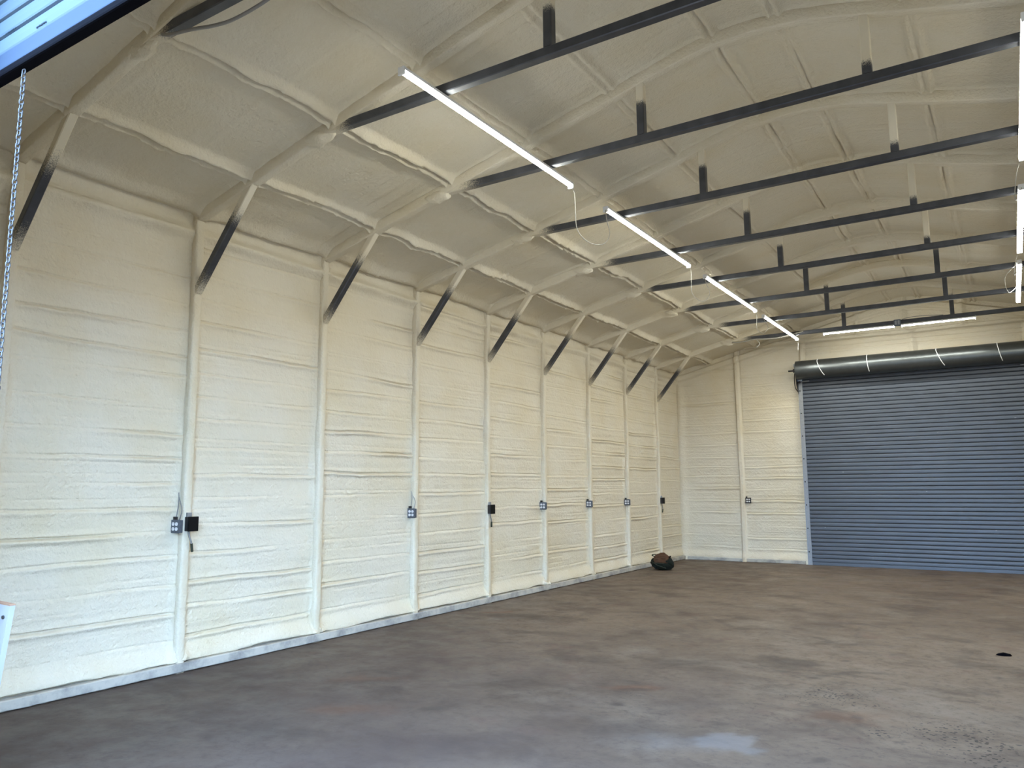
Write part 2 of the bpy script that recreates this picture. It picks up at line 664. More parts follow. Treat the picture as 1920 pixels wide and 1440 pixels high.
def build_side_wall(name, xface, sgn, coarse):
    posts = [FY[0] - SP] + FY + [FY[-1] + SP]
    ys = lines(YF - 0.15, L + 0.12, coarse, 0.014, posts, 0.11)
    zs = np.arange(0.0, EAVE + 0.12, 0.0052 if coarse < 0.06 else 0.03)
    Yg, Zg = np.meshgrid(ys, zs, indexing='ij')
    bays = [(posts[i], posts[i + 1]) for i in range(len(posts) - 1)]
    h = np.full(Yg.shape, -0.05)
    h += 0.010 * vn(Yg * 0.9, Zg * 1.7, 3) + 0.004 * vn(Yg * 4, Zg * 8, 5) + 0.0016 * vn(Yg * 14, Zg * 26, 6) + 0.0009 * vn(Yg * 33, Zg * 60, 8)
    h += courses(ys, zs, bays, 21 if sgn > 0 else 33, EAVE - 0.2)
    for i, p in enumerate(posts):
        d = Yg - p - 0.006 * vn(Zg * 2.2, i * 3.1, 12)
        a = np.abs(d)
        # fillet of foam rising to the post, and a crease beside it
        h += 0.026 * np.exp(-((a - 0.045) / 0.035) ** 2) * (0.8 + 0.5 * vn(Zg * 4, i * 1.7, 14))
        h -= 0.014 * np.exp(-((d + 0.062) / 0.010) ** 2) * np.clip(0.3 + vn(Zg * 1.6, i * 2.9, 15), 0, 1.3)
        h -= 0.008 * np.exp(-((d - 0.064) / 0.010) ** 2) * np.clip(0.3 + vn(Zg * 1.9, i * 2.3, 16), 0, 1.2)
        # splash of foam at the foot of the post
        h += 0.03 * np.exp(-(d / 0.10) ** 2 - ((Zg - 0.07) / 0.06) ** 2) * (0.7 + vn(Yg * 30, Zg * 30, 17))
    # heavy bead under the eave, foam skirt over the base rail
    zb = EAVE - 0.17 + 0.02 * vn(Yg * 1.4, 2.0, 18)
    h += (0.055 + 0.022 * vn(Yg * 5, Zg * 9, 19)) * np.exp(-((Zg - zb) / 0.055) ** 2)
    h += 0.02 * np.exp(-((Zg - zb + 0.13) / 0.03) ** 2) * np.clip(vn(Yg * 2.5, 1, 20) + 0.3, 0, 1)
    h += 0.10 * sstep(EAVE - 0.05, EAVE + 0.12, Zg) * 0.5
    sk = 0.085 + 0.012 * vn(Yg * 3.0, 4.0, 22) + 0.006 * vn(Yg * 15, 4.0, 23)
    h += 0.055 * sstep(0.26, 0.10, Zg) * sstep(sk - 0.012, sk + 0.012, Zg)
    X = xface + sgn * h
    V = np.stack([X, Yg, Zg], -1).reshape(-1, 3)
    Fq = grid_faces(*X.shape)
    if sgn < 0:
        Fq = Fq[:, ::-1]
    o = obj(name, V, Fq, M_FOAM, None, True)
    return o


struct(build_side_wall('wall_left', 0.0, 1, 0.045), 'long cream spray-foamed side wall with horizontal lap lines')
struct(build_side_wall('wall_right', W, -1, 0.12), 'spray-foamed side wall opposite the outlets')


def base_rail(name, x, sgn):
    ys = np.arange(YF, L + 0.02, 0.05)
    path = np.stack([np.full_like(ys, x), ys, np.full_like(ys, 0.044)], -1)
    V, Fq, _ = sweep(path, rrect(0.038, 0.045, 0.008, 2), (0, 0, 1), True, 0.004, 25)
    struct(obj(name, V, Fq, M_RAIL, None, False), 'dusty grey steel base rail along the foot of the foam wall')


base_rail('baseboard_left', -0.005, 1)
base_rail('baseboard_right', W + 0.005, -1)

# ------------------------------------------------------------------ ceiling
PURLINS = [0.70, 1.68, 2.54, 3.38, 4.25, 4.76, 5.63, 6.47, 7.33, 8.31]


def build_ceiling():
    xs = lines(-0.14, W + 0.14, 0.05, 0.009, PURLINS + [0.02], 0.09)
    ys = lines(YF - 0.15, L + 0.12, 0.024, 0.016, FY, 0.07)
    X, Y = np.meshgrid(xs, ys, indexing='ij')
    h = np.full(X.shape, 0.062)
    h += 0.012 * vn(X * 1.1, Y * 1.1, 31) + 0.004 * vn(X * 6, Y * 6, 32) + 0.0022 * vn(X * 22, Y * 22, 33)
    # broad bulge of every bay
    for p in PURLINS:
        soft = 0.45 if 3.0 < p < 5.9 else 1.0
        d = X - p - 0.010 * vn(Y * 1.6, p, 34) - 0.004 * vn(Y * 7, p, 35)
        k = 0.8 + 0.35 * vn(Y * 3.0, p * 3, 36)
        rough = 0.012 * vn(X * 25, Y * 18, 37)
        h -= soft * k * ((0.068 + rough) * np.exp(-((d - 0.036) / 0.026) ** 2) + (0.062 + rough) * np.exp(-((d + 0.034) / 0.022) ** 2))
        h -= soft * 0.012 * np.exp(-(d / 0.10) ** 2)
        h += soft * 0.045 * np.exp(-(d / 0.008) ** 2) * np.clip(0.25 + vn(Y * 1.2, p * 5, 38), 0, 1)
    # sheet ribs running up the slope
    rs = np.random.RandomState(5)
    y = YF
    i = 0
    while y < L:
        A = rs.uniform(0.003, 0.012)
        d = Y - y - 0.015 * vn(X * 1.1, i * 1.3, 40)
        st = A * np.clip(0.5 + 1.1 * vn(X * 0.9, i * 2.1, 41), 0, 1.4)
        h -= st * np.exp(-(d / 0.016) ** 2)
        h += st * 0.6 * np.exp(-((d - 0.035) / 0.02) ** 2)
        y += 0.165 + rs.uniform(-0.04, 0.04)
        i += 1
    for yk in FY:
        a = np.abs(Y - yk)
        h -= 0.022 * np.exp(-((a - 0.03) / 0.022) ** 2)
    # bead in the eave corner
    for xe, s in ((0, 1), (W, -1)):
        d = (X - xe) * s
        h -= (0.06 + 0.02 * vn(Y * 5, X * 9, 42)) * np.exp(-((d - 0.03) / 0.075) ** 2)
    Z = prof(X) + h
    V = np.stack([X, Y, Z], -1).reshape(-1, 3)
    o = obj('ceiling', V, grid_faces(*X.shape)[:, ::-1], M_FOAM, None, True)
    struct(o, 'low-pitched roof underside coated in cream spray foam')


build_ceiling()


# ------------------------------------------------------------------ end walls
def build_rear_wall():
    XD0, XD1, ZD = 2.65, 6.36, 3.84
    posts = [1.285, 2.62, W - 2.62, W - 1.285]
    xs = lines(-0.12, W + 0.12, 0.04, 0.013, posts, 0.08)
    for e in (XD0, XD1):
        xs[np.argmin(np.abs(xs - e))] = e
    zs = np.arange(0.0, 5.3, 0.0085)
    zs[np.argmin(np.abs(zs - ZD))] = ZD
    X, Z = np.meshgrid(xs, zs, indexing='ij')
    top = prof(X)
    h = np.full(X.shape, 0.0)
    h += 0.008 * vn(X * 1.0, Z * 1.8, 43) + 0.004 * vn(X * 4, Z * 9, 44) + 0.0016 * vn(X * 15, Z * 28, 45)
    bays = [(0.0, 1.285), (1.285, 2.62), (W - 2.62, W - 1.285), (W - 1.285, W)]
    h += courses(xs, zs, bays, 51, 4.05, 0.95)
    for i, p in enumerate(posts):
        d = X - p - 0.008 * vn(Z * 1.3, i * 3.3, 46)
        on = 1.0 if i in (0, 3) else sstep(ZD + 0.0, ZD + 0.1, Z) * sstep(4.40, 4.38, Z)
        h += on * (0.055 * sstep(0.055, 0.030, np.abs(d)))
        h -= on * 0.018 * np.exp(-((d - 0.062) / 0.010) ** 2) * np.clip(0.3 + vn(Z * 2, i, 47), 0, 1.2)
        h -= on * 0.008 * np.exp(-((d + 0.062) / 0.010) ** 2)
    # header tubes over the door, with short studs, and the end rafter
    hz = Z - (4.40 + 0.008 * vn(X * 1.5, 1, 48))
    inh = sstep(1.4, 1.5, X) * sstep(W - 1.4, W - 1.5, X)
    h += inh * 0.085 * sstep(0.040, 0.028, np.abs(hz))
    h -= inh * 0.022 * np.exp(-((hz + 0.055) / 0.010) ** 2)
    for xx, z0, z1 in ((4.60, 3.7, 4.40), (3.67, 4.40, 4.95), (5.44, 4.40, 4.95), (4.505, 4.40, 5.1)):
        h += 0.075 * sstep(0.045, 0.030, np.abs(X - xx)) * sstep(z0 - 0.01, z0 + 0.01, Z) * sstep(z1 + 0.01, z1 - 0.01, Z)
    for zz in (4.19, 4.27):
        d = Z - zz - 0.01 * vn(X * 1.2, zz * 9, 49)
        h += ((X > XD0) & (X < XD1)) * (-0.020 * np.exp(-(d / 0.008) ** 2) + 0.014 * np.exp(-((d + 0.03) / 0.02) ** 2))
    er = top - 0.10 - Z
    h += 0.06 * sstep(0.075, 0.045, np.abs(er))
    h -= 0.012 * np.exp(-((er - 0.09) / 0.012) ** 2)
    h += 0.05 * np.exp(-((X) / 0.09) ** 2) + 0.05 * np.exp(-((X - W) / 0.09) ** 2)
    # skirt at the floor, ragged edge beside the door
    h += 0.05 * sstep(0.22, 0.08, Z) * (0.8 + 0.3 * vn(X * 9, Z * 5, 50))
    h -= 0.03 * sstep(XD0 - 0.10, XD0, X) * (X < XD0 + 0.01) * (Z < ZD)
    Zc = np.minimum(Z, top + 0.10)
    V = np.stack([X, L - h, Zc], -1).reshape(-1, 3)
    xm, zm = (xs[:-1] + xs[1:]) / 2, (zs[:-1] + zs[1:]) / 2
    XM, ZM = np.meshgrid(xm, zm, indexing='ij')
    mask = ~((XM > XD0) & (XM < XD1) & (ZM < ZD)) & (ZM < prof(XM) + 0.12)
    o = obj('wall_back', V, grid_faces(len(xs), len(zs), mask)[:, ::-1], M_FOAM, None, True)
    struct(o, 'cream spray-foamed end wall around the grey rolling door')


build_rear_wall()


def rear_base():
    for nm, x0, x1 in (('baseboard_back', 0.02, 2.50), ('trim_1', 6.51, W - 0.02)):
        xs_ = np.arange(x0, x1, 0.05)
        path = np.stack([xs_, np.full_like(xs_, L - 0.03), np.full_like(xs_, 0.035)], -1)
        V, Fq, _ = sweep(path, rrect(0.034, 0.036, 0.008, 2), (0, 0, 1), True, 0.004, 27)
        struct(obj(nm, V, Fq, M_RAIL), 'dusty grey base rail under the end wall foam')


rear_base()


def build_front_wall():
    XD0, XD1, ZD = 2.55, 6.46, 3.66
    vf = []

    def slab(x0, x1, z0, z1):
        n = max(2, int((x1 - x0) / 0.1))
        xx = np.linspace(x0, x1, n)
        V, Fq = [], []
        for x in xx:
            zt = min(z1, float(prof(x)) + 0.10)
            V += [(x, YF - 0.12, z0), (x, YF, z0), (x, YF, zt), (x, YF - 0.12, zt)]
        for i in range(n - 1):
            for j in range(4):
                k = (j + 1) % 4
                Fq.append((i * 4 + j, i * 4 + k, (i + 1) * 4 + k, (i + 1) * 4 + j))
        Fq.append((3, 2, 1, 0))
        e = (n - 1) * 4
        Fq.append((e, e + 1, e + 2, e + 3))
        vf.append((np.array(V), Fq))
    slab(-0.12, XD0, 0, 9)
    slab(XD1, W + 0.12, 0, 9)
    slab(XD0, XD1, ZD, 9)
    V, Fq = join(*vf)
    struct(obj('wall_front', V, Fq, M_FOAM), 'foamed front wall around the open doorway')


build_front_wall()


# ------------------------------------------------------------------ floor
def build_floor():
    xs = np.arange(-0.12, W + 0.13, 0.036)
    ys = np.arange(YF - 0.12, L + 0.15, 0.036)
    X, Y = np.meshgrid(xs, ys, indexing='ij')
    Z = 0.0 * X
    wob = lambda a, s: a * vn(X * 6, Y * 6, s) + a * 0.6 * vn(X * 15, Y * 15, s + 1)

    def ell(cx, cy, rx, ry, ang=0.0, soft=0.5, w=0.35, s=52):
        cx, cy = cx + 0.03, cy * 0.955
        c, sn = math.cos(ang), math.sin(ang)
        u = ((X - cx) * c + (Y - cy) * sn) / rx
        v = (-(X - cx) * sn + (Y - cy) * c) / ry
        r = np.sqrt(u * u + v * v) + wob(w, s)
        return sstep(1.0, 1.0 - soft, r)

    def stroke(pts, wd, s=54, soft=1.0):
        best = np.full(X.shape, 9.0)
        pts = [(a_ + 0.03, b_ * 0.955) for a_, b_ in pts]
        for (ax, ay), (bx, by) in zip(pts[:-1], pts[1:]):
            dx, dy = bx - ax, by - ay
            t = np.clip(((X - ax) * dx + (Y - ay) * dy) / (dx * dx + dy * dy), 0, 1)
            best = np.minimum(best, np.hypot(X - ax - t * dx, Y - ay - t * dy))
        return sstep(wd, wd * (1 - soft), best + wd * 0.8 * vn(X * 9, Y * 9, s))

    dark = np.zeros(X.shape)
    for a in (0.55 * ell(4.22, 7.5, 0.30, 0.30, 0.6, 0.7), 0.45 * ell(3.45, 7.0, 0.5, 0.16, 0.5, 0.8), 0.6 * ell(3.45, 5.86, 0.13, 0.05, 0.5),
              0.6 * ell(4.24, 5.34, 0.07, 0.045), 0.55 * ell(2.44, 4.6, 0.11, 0.05, 0.5), 0.6 * ell(4.95, 7.42, 0.16, 0.06, 0.3),
              0.5 * ell(4.35, 9.9, 0.35, 0.10, 0.2), 0.45 * ell(3.1, 9.2, 0.5, 0.06, -0.9), 0.4 * ell(2.9, 8.3, 0.45, 0.1, -0.6, 0.8),
              0.5 * stroke([(3.31, 8.86), (3.7, 9.08), (4.3, 8.72), (4.45, 8.4)], 0.06), 0.5 * stroke([(4.5, 6.95), (4.71, 7.33), (4.9, 7.44)], 0.04),
              0.35 * stroke([(4.42, 9.89), (4.57, 8.56)], 0.03), 0.4 * stroke([(4.43, 11.54), (5.01, 11.1), (5.78, 10.66)], 0.035),
              0.4 * stroke([(2.13, 9.48), (2.92, 8.45)], 0.04), 0.4 * stroke([(2.3, 9.9), (3.1, 8.9)], 0.035),
              0.4 * ell(2.6, 6.6, 0.5, 0.22, 0.4, 0.9), 0.35 * ell(5.0, 12.6, 0.8, 0.12, 0.1, 0.9), 0.4 * ell(1.9, 3.6, 0.5, 0.3, 0.3, 0.9),
              0.35 * ell(4.0, 5.0, 0.7, 0.35, 0.5, 0.9), 0.4 * ell(1.5, 4.9, 0.35, 0.18, 0.7, 0.9)):
        dark = np.maximum(dark, a)
    rs = np.random.RandomState(3)
    for i in range(70):                              # oil drips and scuffs
        r = rs.uniform(0.02, 0.07)
        cx, cy = rs.uniform(0.4, 8.4), rs.uniform(3.5, 16)
        sel = (np.abs(X - cx) < 0.4) & (np.abs(Y - cy) < 0.4)
        if sel.any():
            dark = np.maximum(dark, rs.uniform(0.3, 0.8) * ell(cx, cy, r * rs.uniform(1, 2.2), r, rs.uniform(0, 3), 0.6, 0.4, 56))
    rust = np.zeros(X.shape)
    for a in (0.75 * ell(0.45, 8.48, 0.30, 0.09, 0.7, 0.5, 0.5), 0.45 * ell(3.4, 5.9, 0.28, 0.12, 0.4, 0.8), 0.4 * ell(1.45, 5.0, 0.35, 0.16, 0.8, 0.9),
              0.35 * ell(2.0, 4.3, 0.5, 0.2, 0.6, 0.9), 0.35 * ell(4.9, 5.9, 0.5, 0.25, 0.5, 0.9), 0.5 * ell(0.5, 12.4, 0.25, 0.06, 0.9, 0.6),
              0.4 * ell(0.9, 13.9, 0.4, 0.07, 1.0, 0.6)):
        rust = np.maximum(rust, a)
    pale = 0.62 * ell(4.42, 5.0, 0.22, 0.20, 0.4, 0.6, 0.6, 58)
    pale = np.maximum(pale, 0.3 * ell(4.1, 4.8, 0.5, 0.25, 0.4, 0.9, 0.4, 59))
    pale = np.maximum(pale, 0.3 * ell(0.8, 8.1, 0.3, 0.15, 0.7, 0.8, 0.4, 60))
    front_tone = sstep(6.6, 3.2, Y + 0.25 * (X - 4.0) + 0.9 * vn(X * 0.8, Y * 0.9, 61) + 0.4 * vn(X * 3, Y * 3, 63)) * (0.62 + 0.22 * vn(X * 1.4, Y * 1.6, 13))  # darker floor tone towards the front, broken up by noise
    speck = np.maximum(ell(5.55, 5.75, 0.75, 0.75, 0.3, 0.9, 0.3), 0.85 * ell(4.75, 6.4, 0.6, 0.5, 0.3, 0.9, 0.3))
    speck = np.maximum(speck, 0.7 * ell(3.6, 5.7, 0.4, 0.25, 0.3, 0.9)) * (0.6 + 0.5 * vn(X * 5, Y * 5, 62))
    V = np.stack([X, Y, Z], -1).reshape(-1, 3)
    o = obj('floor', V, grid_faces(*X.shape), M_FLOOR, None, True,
            {'dark': dark, 'rust': rust, 'pale': pale, 'front_tone': np.clip(front_tone, 0, 1), 'speck': np.clip(speck, 0, 1)})
    struct(o, 'stained brown-grey concrete slab')


build_floor()
V, Fq = box_vf((W / 2, 8.0, -0.08), (500, 500, 0.06))
struct(obj('ground', V, Fq, M_GROUND), 'bare brown ground around the building')


# ------------------------------------------------------------------ steel frames
def member(name, p0, p1, half, parent, foam, n=24, up=(0, 1, 0)):
    t = np.linspace(0, 1, n)[:, None]
    path = np.array(p0)[None] * (1 - t) + np.array(p1)[None] * t
    V, Fq, mm = sweep(path, rrect(half, half, 0.006, 2), up, True)
    a = np.repeat(foam(t[:, 0] * np.linalg.norm(np.array(p1) - np.array(p0))), mm)
    return obj(name, V, Fq, M_STEEL, parent, False, {'foam': a})


def lump(c, r, seed, parent, name='foam_lump'):
    bm = bmesh.new()
    bmesh.ops.create_icosphere(bm, subdivisions=3, radius=1)
    V = np.array([v.co[:] for v in bm.verts])
    Fq = [tuple(v.index for v in f.verts) for f in bm.faces]
    bm.free()
    k = 1 + 0.22 * vn(V[:, 0] * 2.2 + V[:, 2] * 1.3 + 7, V[:, 1] * 2.2 + 3, seed) + 0.08 * vn(V[:, 0] * 6 + 3, V[:, 2] * 6 + V[:, 1] * 3, seed + 1)
    return obj(name, np.array(c) + V * k[:, None] * np.array(r), Fq, M_FOAM, parent, True)


CH = 4.343                                   # chord centre height
ORD = ['nearest the hanging chain', 'second from the open front door', 'third from the open front door', 'fourth from the open front door',
       'fifth from the open front door', 'fourth from the rear rolling door', 'third from the rear rolling door', 'second from the rear rolling door',
       'nearest the rear rolling door']
for k, y in enumerate(FY):
    E = thing('steel_frame', 'foam-coated steel building frame with dark truss chord, ' + ORD[k], 'frame', (0, y, 0), 'steel frames along the building')
    zs_ = np.arange(0.0, EAVE + 0.01, 0.04)
    for s, x0 in ((1, 0.0), (-1, W)):
        wob = 0.004 * vn(zs_ * 1.5, k * 2.0, 5)
        path = np.stack([x0 + s * (-0.012 + 0.004 * vn(zs_ * 2, k * 3.0, 6)), y + wob, zs_], -1)
        V, Fq, _ = sweep(path, rrect(0.041, 0.042, 0.018, 3), (0, 1, 0), True, 0.005, 7 + k)
        obj('post', V, Fq, M_FOAM, E, True)
    xs_ = np.arange(0.0, W + 0.001, 0.045)
    path = np.stack([xs_, y + 0.004 * vn(xs_ * 1.1, k * 2.3, 9), prof(xs_)], -1)
    V, Fq, _ = sweep(path, rrect(0.040, 0.052, 0.011, 3), (0, 1, 0), True, 0.0045, 17 + k)
    obj('rafter', V, Fq, M_FOAM, E, True)
    x0 = 1.50
    ln = W - 2 * x0
    rsk = np.random.RandomState(90 + k)
    fl, fr = rsk.uniform(0.45, 0.75), rsk.uniform(0.45, 0.75)
    member('chord', (x0, y, CH), (W - x0, y, CH), 0.0335, E,
           lambda d: np.maximum(1.25 * np.clip(1 - d / fl, 0, 1), 1.25 * np.clip(1 - (ln - d) / fr, 0, 1)), 120)
    lump((1.50, y, CH - 0.035), (0.16, 0.055, 0.062), 20 + k, E)
    lump((W - 1.50, y, CH - 0.035), (0.16, 0.055, 0.062), 30 + k, E)
    for wx, cov in ((3.648, 0.42), (5.356, 0.85)):
        zt = float(prof(wx)) - 0.03
        ll = zt - CH - 0.033
        if k >= 6:
            cov *= 0.35
        member('web', (wx, y, CH + 0.033), (wx, y, zt), 0.0325, E, lambda d: 1.15 * sstep((1 - cov) * ll - 0.10, (1 - cov) * ll + 0.14, d), 20)
    for s, xw in ((1, 0.0), (-1, W)):
        p0, p1 = np.array((xw + s * 0.012, y, 3.262)), np.array((xw + s * 0.72, y, float(prof(0.72)) - 0.02))
        bl = np.linalg.norm(p1 - p0)
        ta = rsk.uniform(0.45, 0.62)
        member('brace', p0, p1, 0.0325, E,
               lambda d: np.maximum(1.2 * np.clip(1 - (bl - d) / ta, 0, 1) ** 0.8, 0.66 * np.clip(1 - d / 0.42, 0, 1)), 30)


# ------------------------------------------------------------------ rolling doors
def slat_section(p):
    """(y,z) curve of one interlocking slat, convex to the room (-y), with a rolled lip at the top"""
    return [(0.010, 0.0), (0.002, 0.002), (-0.010, 0.008), (-0.0125, 0.016), (-0.0135, 0.5 * p), (-0.0125, p - 0.015), (-0.009, p - 0.009), (0.002, p - 0.004), (0.010, p + 0.002)]


def slat_mesh(x0, x1, p, flip=1):
    sec = slat_section(p)
    n = len(sec)
    V = [(x0, flip * a, b) for a, b in sec] + [(x1, flip * a, b) for a, b in sec]
    V += [(x0, 0.014 * flip, 0), (x0, 0.014 * flip, p), (x1, 0.014 * flip, 0), (x1, 0.014 * flip, p)]
    Fq = [(i, i + 1, n + i + 1, n + i) for i in range(n - 1)]
    b = 2 * n
    Fq.append((b, b + 2, b + 3, b + 1))
    Fq.append(tuple(range(n)) + (b + 1, b))
    Fq.append(tuple(range(2 * n - 1, n - 1, -1)) + (b + 2, b + 3))
    return np.array(V), Fq


D = thing('door_1', 'closed blue-grey rolling steel door with dark barrel above', 'door', (XC, 16.043, 0), None, 0, 'structure')
PITCH = 0.0762
V, Fq = slat_mesh(2.60 - XC, 6.41 - XC, PITCH)
s0 = obj('slat', V, Fq, M_SLAT, D, False, None, True)
s0.location = (0, 0, 0.055)
i = 1
while 0.055 + (i + 1) * PITCH < 3.90:
    clone(s0, D, (0, 0, i * PITCH))
    i += 1
V, Fq = bbox((XC, 16.043, 0.03), (1.90, 0.022, 0.029), 0.004)
obj('bottom_bar', V, Fq, M_SLAT, D)
for sx, xg in ((-1, 2.565), (1, 6.445)):
    vf = [box_vf((xg, 16.015, 1.80), (0.040, 0.004, 1.80)), box_vf((xg + sx * 0.036, 16.058, 1.80), (0.004, 0.045, 1.80)), box_vf((xg - sx * 0.020, 16.068, 1.80), (0.003, 0.01, 1.80))]
    g = obj('guide', *join(*vf), M_GALV, D)
    for zb_ in np.arange(0.25, 3.5, 0.45):
        V, Fq = tube([(xg + sx * 0.008, 16.012, zb_), (xg + sx * 0.008, 16.001, zb_)], 0.012, 8)
        obj('bolt', V, Fq, M_BLACK, g)
    V, Fq = tube([(xg, 16.008, 3.575), (xg, 15.95, 3.575)], 0.022, 10)
    obj('roller', V, Fq, M_DARKM, g)
    V, Fq = bbox((xg - sx * 0.10, 15.98, 3.585), (0.085, 0.008, 0.013), 0.003)
    obj('stop_arm', V, Fq, M_GALV, g)
    # bracket that carries the barrel
    bp_ = [(xg + sx * 0.03, 15.85, 3.93), (xg + sx * 0.03, 15.75, 3.80), (xg + sx * 0.03, 15.87, 3.50), (xg + sx * 0.03, 16.043, 3.30), (xg + sx * 0.03, 16.043, 3.93)]
    V = np.array(bp_ + [(a + sx * 0.008, b_, c) for a, b_, c in bp_])
    n = len(bp_)
    Fq = [tuple(range(n)), tuple(range(2 * n - 1, n - 1, -1))] + [(q, (q + 1) % n, n + (q + 1) % n, n + q) for q in range(n)]
    obj('bracket', V, Fq, M_DARKM, D)
    V, Fq = tube([(xg + sx * 0.00, 15.83, 3.79), (xg + sx * 0.17, 15.83, 3.79)], 0.018, 10)
    ax = obj('axle', V, Fq, M_DARKM, D)
    V, Fq = tube([(xg + sx * 0.04, 15.83, 3.79), (xg + sx * 0.075, 15.83, 3.79)], 0.04, 10)
    obj('collar', V, Fq, M_DARKM, ax)
    V, Fq = tube(smooth_path([(xg + sx * 0.045, 15.80, 3.74), (xg + sx * 0.06, 15.81, 3.62), (xg + sx * 0.06, 15.85, 3.46), (xg + sx * 0.03, 15.95, 3.38)], 14), 0.009, 6)
    obj('tension_rod', V, Fq, M_DARKM, D)
BR = 0.187
V, Fq = lathe_x((XC, 15.83, 3.79), [(-1.955, BR - 0.012), (-1.952, BR), (-1.2, BR + 0.001), (0, BR), (1.2, BR + 0.001), (1.952, BR), (1.955, BR - 0.012)], 56)
dr = obj('barrel', V, Fq, M_DRUM, D, True)
md = dr.modifiers.new('edges', 'EDGE_SPLIT')
md.split_angle = math.radians(50)
for bx, tw in ((2.97, 0.05), (3.86, 0.012), (5.01, 0.05), (5.95, 0.025)):
    pts = []
    for q in range(25):
        a = math.radians(75 + 155 * q / 24)       # front arc, from the top down to below
        sh = tw * max(0, (q - 9) / 15) ** 1.3 * 2.4
        pts.append((bx + sh, 15.83 + (BR + 0.004) * math.cos(a), 3.79 + (BR + 0.004) * math.sin(a)))
    V, Fq = tube(pts, 0.007, 5)
    obj('tie_strap', V, Fq, M_WHITEP, dr)

V, Fq = bbox((XC, 16.095, 3.925), (2.05, 0.075, 0.03), 0.004)  # unseen strip added to stop sky light leaking over the curtain
struct(obj('leak_blocker', V, Fq, M_GALV), 'added unseen strip blocking sky light above the rolling door curtain')

# open door at the front, seen from below and outside
D2 = thing('door_2', 'rolled-up pale steel door overhead at the front opening, dark rubber bottom seal', 'door', (XC, 1.37, 0), None, 0, 'structure')
V, Fq = slat_mesh(2.46 - XC, 6.55 - XC, 0.085)
t0 = obj('slat', V, Fq, M_SLAT_W, D2, False, None, True)
t0.location = (0, 0, 3.268)
for i in range(1, 8):
    clone(t0, D2, (0, 0, i * 0.085))
V, Fq = bbox((XC, 1.37, 3.231), (2.045, 0.020, 0.036), 0.005)
bb_ = obj('bottom_bar', V, Fq, M_BAR, D2)
V, Fq = bbox((XC, 1.37, 3.179), (2.045, 0.024, 0.016), 0.008)
obj('rubber_seal', V, Fq, M_RUBBER, bb_)
for lx, lz, ls in ((2.97, 3.292, 0.9), (2.72, 3.352, 1.1)):                  # small worn stickers on the curtain
    vf = [bbox((lx + dx_ * ls, 1.3545, lz + dz_), (hw * ls, 0.0012, 0.0028), 0.0006) for dx_, dz_, hw in ((-0.034, 0, 0.007), (-0.016, 0.001, 0.006), (0.0, 0, 0.007), (0.018, 0.001, 0.008), (0.036, 0, 0.005))]
    obj('worn_print', *join(*vf), M_PRINT, D2)
for sx, xg in ((-1, 2.46), (1, 6.55)):
    V, Fq = bbox((xg + sx * 0.02, 1.37, 1.95), (0.03, 0.045, 1.95), 0.004)
    obj('guide', V, Fq, M_GALV, D2)
V, Fq = lathe_x((XC, 1.62, 3.88), [(-2.0, 0.19), (-1.99, 0.2), (1.99, 0.2), (2.0, 0.19)], 40)
obj('barrel', V, Fq, M_DRUM, D2, True)

# chain hanging from the open door
CX, CY, CZ = 2.827, 1.37, 3.150
H = thing('hanging_chain', 'silver steel pull chain dangling from the open front door', 'chain', (CX, CY, CZ))
V, Fq = [], []
nm_, nr = 16, 6
for i in range(nm_):
    a = 2 * math.pi * i / nm_
    cx_, cz_ = 0.0078 * math.cos(a), 0.0062 * math.sin(a) + (0.0048 if math.sin(a) > 0.01 else (-0.0048 if math.sin(a) < -0.01 else 0))
    nx, nz = math.cos(a), math.sin(a)
    for j in range(nr):
        b = 2 * math.pi * j / nr
        r_ = 0.0026
        V.append((cx_ + nx * r_ * math.cos(b), r_ * math.sin(b), cz_ + nz * r_ * math.cos(b)))
for i in range(nm_):
    for j in range(nr):
        Fq.append((i * nr + j, ((i + 1) % nm_) * nr + j, ((i + 1) % nm_) * nr + (j + 1) % nr, i * nr + (j + 1) % nr))
l0 = obj('link', V, Fq, M_CHAIN, H, True, None, True)
l0.rotation_euler = (0, 0, 0.25)
for i in range(1, 100):
    c = clone(l0, H, (0, 0, -0.0183 * i))
    c.rotation_euler = (0.05 * math.sin(i * 2.1), 0.06 * math.sin(i * 1.3), 0.25 + (math.pi / 2 if i % 2 else 0) + 0.15 * math.sin(i * 0.7))


# ------------------------------------------------------------------ LED tube lights
def led(name, label, loc, length, rz=0.0, group=None, straps=()):
    E = thing(name, label, 'light', loc, group, rz)
    h = length / 2
    vf = [bbox((0, 0, 0.018), (0.028, h, 0.012), 0.004)]
    obj('housing', *join(*vf), M_ALU, E, False, None, True)
    sec = [(0.027 * math.cos(a), 0.006 + 0.013 * math.sin(a)) for a in np.linspace(math.pi, 2 * math.pi, 11)]
    V, Fq, _ = sweep([(0, -h + 0.012, 0), (0, 0, 0), (0, h - 0.012, 0)], [(b_, a_) for a_, b_ in sec], (0, 0, 1), True)
    obj('diffuser', V, Fq, M_LED, E, False, None, True)
    for s in (-1, 1):
        V, Fq = bbox((0, s * (h - 0.004), 0.004), (0.028, 0.008, 0.030), 0.006)
        obj('end_cap', V, Fq, M_WHITEP, E, False, None, True)
    for yy in straps:
        V, Fq = bbox((0, yy - loc[1], 0.033), (0.012, 0.020, 0.006), 0.002)
        obj('clip', V, Fq, M_GALV, E, False, None, True)
    return E


